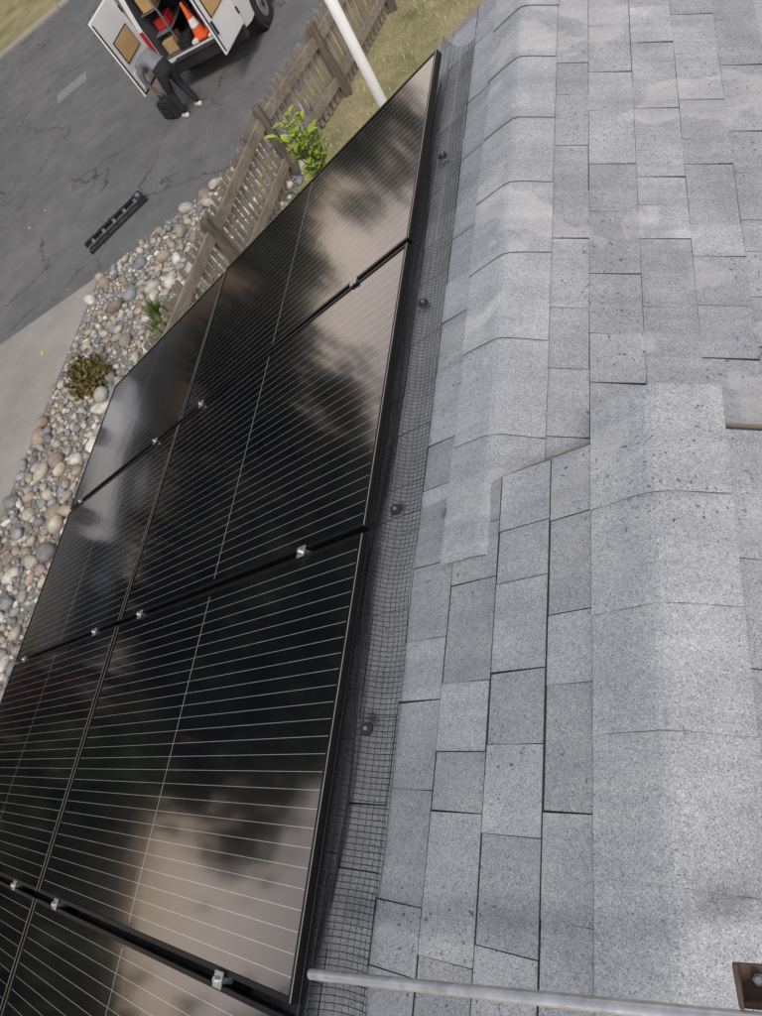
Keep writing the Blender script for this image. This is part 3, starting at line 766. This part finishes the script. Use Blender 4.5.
for (t,az,d,sc) in pl_:
    if t.name not in used: ob=t; used.add(t.name)
    else: ob=bpy.data.objects.new('broadleaf_tree',t.data); scene.collection.objects.link(ob)
    ob.location=polar(az,d); ob.scale=(sc,sc,sc*random.uniform(.92,1.08)); ob.rotation_euler=(0,0,random.uniform(0,6.3))
def nhouse(name,c,rot,w,d,h,rh,wall):
    e=empty(name,(c[0],c[1],0),(0,0,rot)); mb=MB(); mb.box((0,0,h/2),(w,d,h)); mb.add([(-w/2,-d/2,h),(-w/2,d/2,h),(-w/2,0,h+rh)],[(0,2,1)]); mb.add([(w/2,-d/2,h),(w/2,d/2,h),(w/2,0,h+rh)],[(0,1,2)]); mb.obj('walls',wall,e)
    mb=MB(); k=.5
    for s_ in(-1,1):
        a=(-w/2-k,s_*(d/2+k),h-rh*k/(d/2)); b=(w/2+k,a[1],a[2]); c1=(w/2+k,0,h+rh+.02); c2=(-w/2-k,0,h+rh+.02)
        mb.add([a,b,c1,c2,(a[0],a[1],a[2]+.15),(b[0],b[1],b[2]+.15),(c1[0],0,c1[2]+.15),(c2[0],0,c2[2]+.15)],[(0,1,2,3),(4,5,6,7),(0,1,5,4),(0,3,7,4),(1,2,6,5)])
    mb.obj('roof',M['roofbrown'],e)
    mb=MB(); lev=[1.5]+([4.3] if h>5 else [])
    for z in lev:
      for x in(-w*.3,0,w*.3):
        for s_ in(-1,1): mb.box((x,s_*(d/2+.02),z),(1.3,.05,1.1))
    mb.obj('window_frames',M['white'],e)
    mb=MB()
    for z in lev:
      for x in(-w*.3,0,w*.3):
        for s_ in(-1,1): mb.box((x,s_*(d/2+.06),z),(1.15,.03,.95))
    mb.obj('window_panes',M['glass'],e)
nhouse('stucco_house',(-26,-3),math.pi/2,12,7,2.7,1.2,M['tan'])
nhouse('stucco_house',(-33,25),.42+0,11,8,3.0,1.5,M['tan'])
nhouse('stucco_house',(-38,13),.42+0,11,8,3,1.8,M['white'])

def shrub(name,loc,r,h,n,base,size,blade=False):
    mb=MB()
    for i in range(14): 
        a=random.uniform(0,6.3); mb.tube([(0,0,0),(math.cos(a)*r*.4,math.sin(a)*r*.4,h*.6)],[.012,.005],5,mi=1)
    for i in range(n):
        a=random.uniform(0,6.3); ph=random.uniform(0,1.57); q=random.uniform(.55,1.05)*(1+.18*math.sin(a*5)+.12*math.sin(a*9+ph*4))
        c=Vector((math.cos(a)*math.cos(ph)*r*q,math.sin(a)*math.cos(ph)*r*q,math.sin(ph)*h*q+.02)); g=random.uniform(.55,1.45)
        if blade:
            d=Vector((c.x,c.y,h*.9)).normalized(); s2=d.cross(Vector((0,0,1))).normalized()*size*.12
            mb.add([c-d*size-s2,c-d*size+s2,c+d*size*.6],[(0,1,2)],0,(base[0]*g,base[1]*g,base[2]*g))
        else: leafquad(mb,c,size*random.uniform(.7,1.3),(base[0]*g,base[1]*g,base[2]*g))
    return mb.obj(name,[M['leaf'],M['bark']],loc=loc)
shrub('round_shrub',(-8.4,5.75,.0),.33,.38,1900,(.16,.13,.04),.045)
shrub('green_weed',(-7.45,6.75,0),.22,.25,260,(.15,.22,.06),.12,True)
shrub('green_weed',(-7.15,6.3,0),.25,.3,300,(.16,.23,.07),.14,True)
shrub('green_weed',(-6.9,6.9,0),.2,.25,260,(.17,.22,.07),.12,True)
shrub('red_reflection_bush',polar(6.0,18.5),1.1,1.9,1500,(.11,.03,.028),.2)  # out of view, added to give the panels a reddish reflection
mb=MB(); random.seed(21)
for i in range(12):
    a=random.uniform(0,6.3); r=random.uniform(.05,.25); z1=random.uniform(.85,1.65)
    tip=Vector((math.cos(a)*r,math.sin(a)*r,z1)); p0=Vector((0,0,.1)); mid=Vector((tip.x*.4,tip.y*.4,z1*.6)); mb.tube([p0,mid,tip],[.012,.008,.004],6,mi=1)
    for j in range(12):
        t=random.uniform(.45,1.0); c=mid.lerp(tip,(t-.45)/.55); b=random.uniform(0,6.3); d=Vector((math.cos(b),math.sin(b),random.uniform(.1,.8))).normalized(); s2=d.cross(Vector((0,0,1))).normalized(); up=s2.cross(d)
        l=random.uniform(.12,.20); w=l*.25; g=random.uniform(.75,1.3)
        mb.add([c,c+d*l*.35+s2*w+up*.01,c+d*l*.7+s2*w*.8,c+d*l-up*.02,c+d*l*.7-s2*w*.8,c+d*l*.35-s2*w+up*.01],[(0,1,2,3,4,5)],0,(.29*g,.38*g,.05*g))
mb.obj('citrus_sapling',[M['leaf'],M['bark']],loc=(-4.42,7.75,0))
mb=MB(); random.seed(5)
for i in range(26000):
    x=random.uniform(-5.2,3.0); y=random.uniform(6.5,21)
    xl=-5.55+max(0,y-8)*.2
    if x<xl+.1 : continue
    h=random.uniform(.03,.09); a=random.uniform(0,6.3); dx,dy=math.cos(a)*.007,math.sin(a)*.007
    t=random.choice([(.50,.44,.26),(.40,.35,.18),(.24,.28,.10),(.54,.48,.31)])
    mb.add([(x-dx,y-dy,0),(x+dx,y+dy,0),(x+random.uniform(-.04,.04),y+random.uniform(-.04,.04),h)],[(0,1,2)],0,t)
mb.obj('dry_grass',M['leaf'])
mb=MB()
for i in range(14):
    c=Vector((-10.15,6.75,.02)) if i==0 else Vector((random.uniform(-13,-6),random.uniform(4,14),.016)); leafquad(mb,c,.07 if i==0 else .03,(1,1,1))
mb.obj('fallen_leaves',M['yellow'])

# ------------------------------------------------------------ light and sky
az=math.radians(155); el=math.radians(55)
w=bpy.data.worlds.new('World'); scene.world=w; w.use_nodes=True; nt=w.node_tree
sky=N(nt,'ShaderNodeTexSky',sky_type='NISHITA'); sky.sun_disc=False; sky.sun_elevation=el; sky.sun_rotation=az; sky.dust_density=2; sky.air_density=1.0
hs=N(nt,'ShaderNodeHueSaturation'); hs.inputs['Saturation'].default_value=.4; nt.links.new(sky.outputs[0],hs.inputs['Color'])
# warm bright haze band low over the horizon
gz=N(nt,'ShaderNodeSeparateXYZ'); tcw=N(nt,'ShaderNodeTexCoord'); nt.links.new(tcw.outputs['Generated'],gz.inputs[0])
hz=ramp(nt,[(.0,(1,1,1)),(.16,(.82,.82,.82)),(.36,(0,0,0))]); nt.links.new(gz.outputs['Z'],hz.inputs[0])
cc=mix(nt,1.0,hs.outputs[0],mix(nt,hz.outputs[0],(1,1,1),(2.9,2.2,1.8)),'MULTIPLY')
bg=nt.nodes['Background']; bg.inputs[1].default_value=.14; nt.links.new(cc,bg.inputs[0])
sd=Vector((math.sin(az)*math.cos(el),math.cos(az)*math.cos(el),math.sin(el)))
L=bpy.data.lights.new('sun','SUN'); L.energy=1.5; L.angle=math.radians(14); L.color=(1,.96,.91)
lo=bpy.data.objects.new('sun',L); scene.collection.objects.link(lo); lo.rotation_euler=sd.to_track_quat('Z','Y').to_euler()

# ------------------------------------------------------------ camera
cam=bpy.data.cameras.new('camera'); co=bpy.data.objects.new('camera',cam); scene.collection.objects.link(co)
right=Vector((.8835,.1276,-.4499)).normalized(); down=Vector((-.0989,-.8894,-.4464)); down=(down-right*down.dot(right)).normalized(); fwd=right.cross(down)
R=Matrix((right,-down,-fwd)).transposed().to_4x4(); R.translation=(0,0,H); co.matrix_world=R
cam.sensor_fit='VERTICAL'; cam.sensor_height=24; cam.lens=702/1016*24; cam.clip_start=.05; cam.clip_end=1500
scene.camera=co
scene.view_settings.view_transform='Standard'; scene.view_settings.look='None'; scene.view_settings.exposure=0
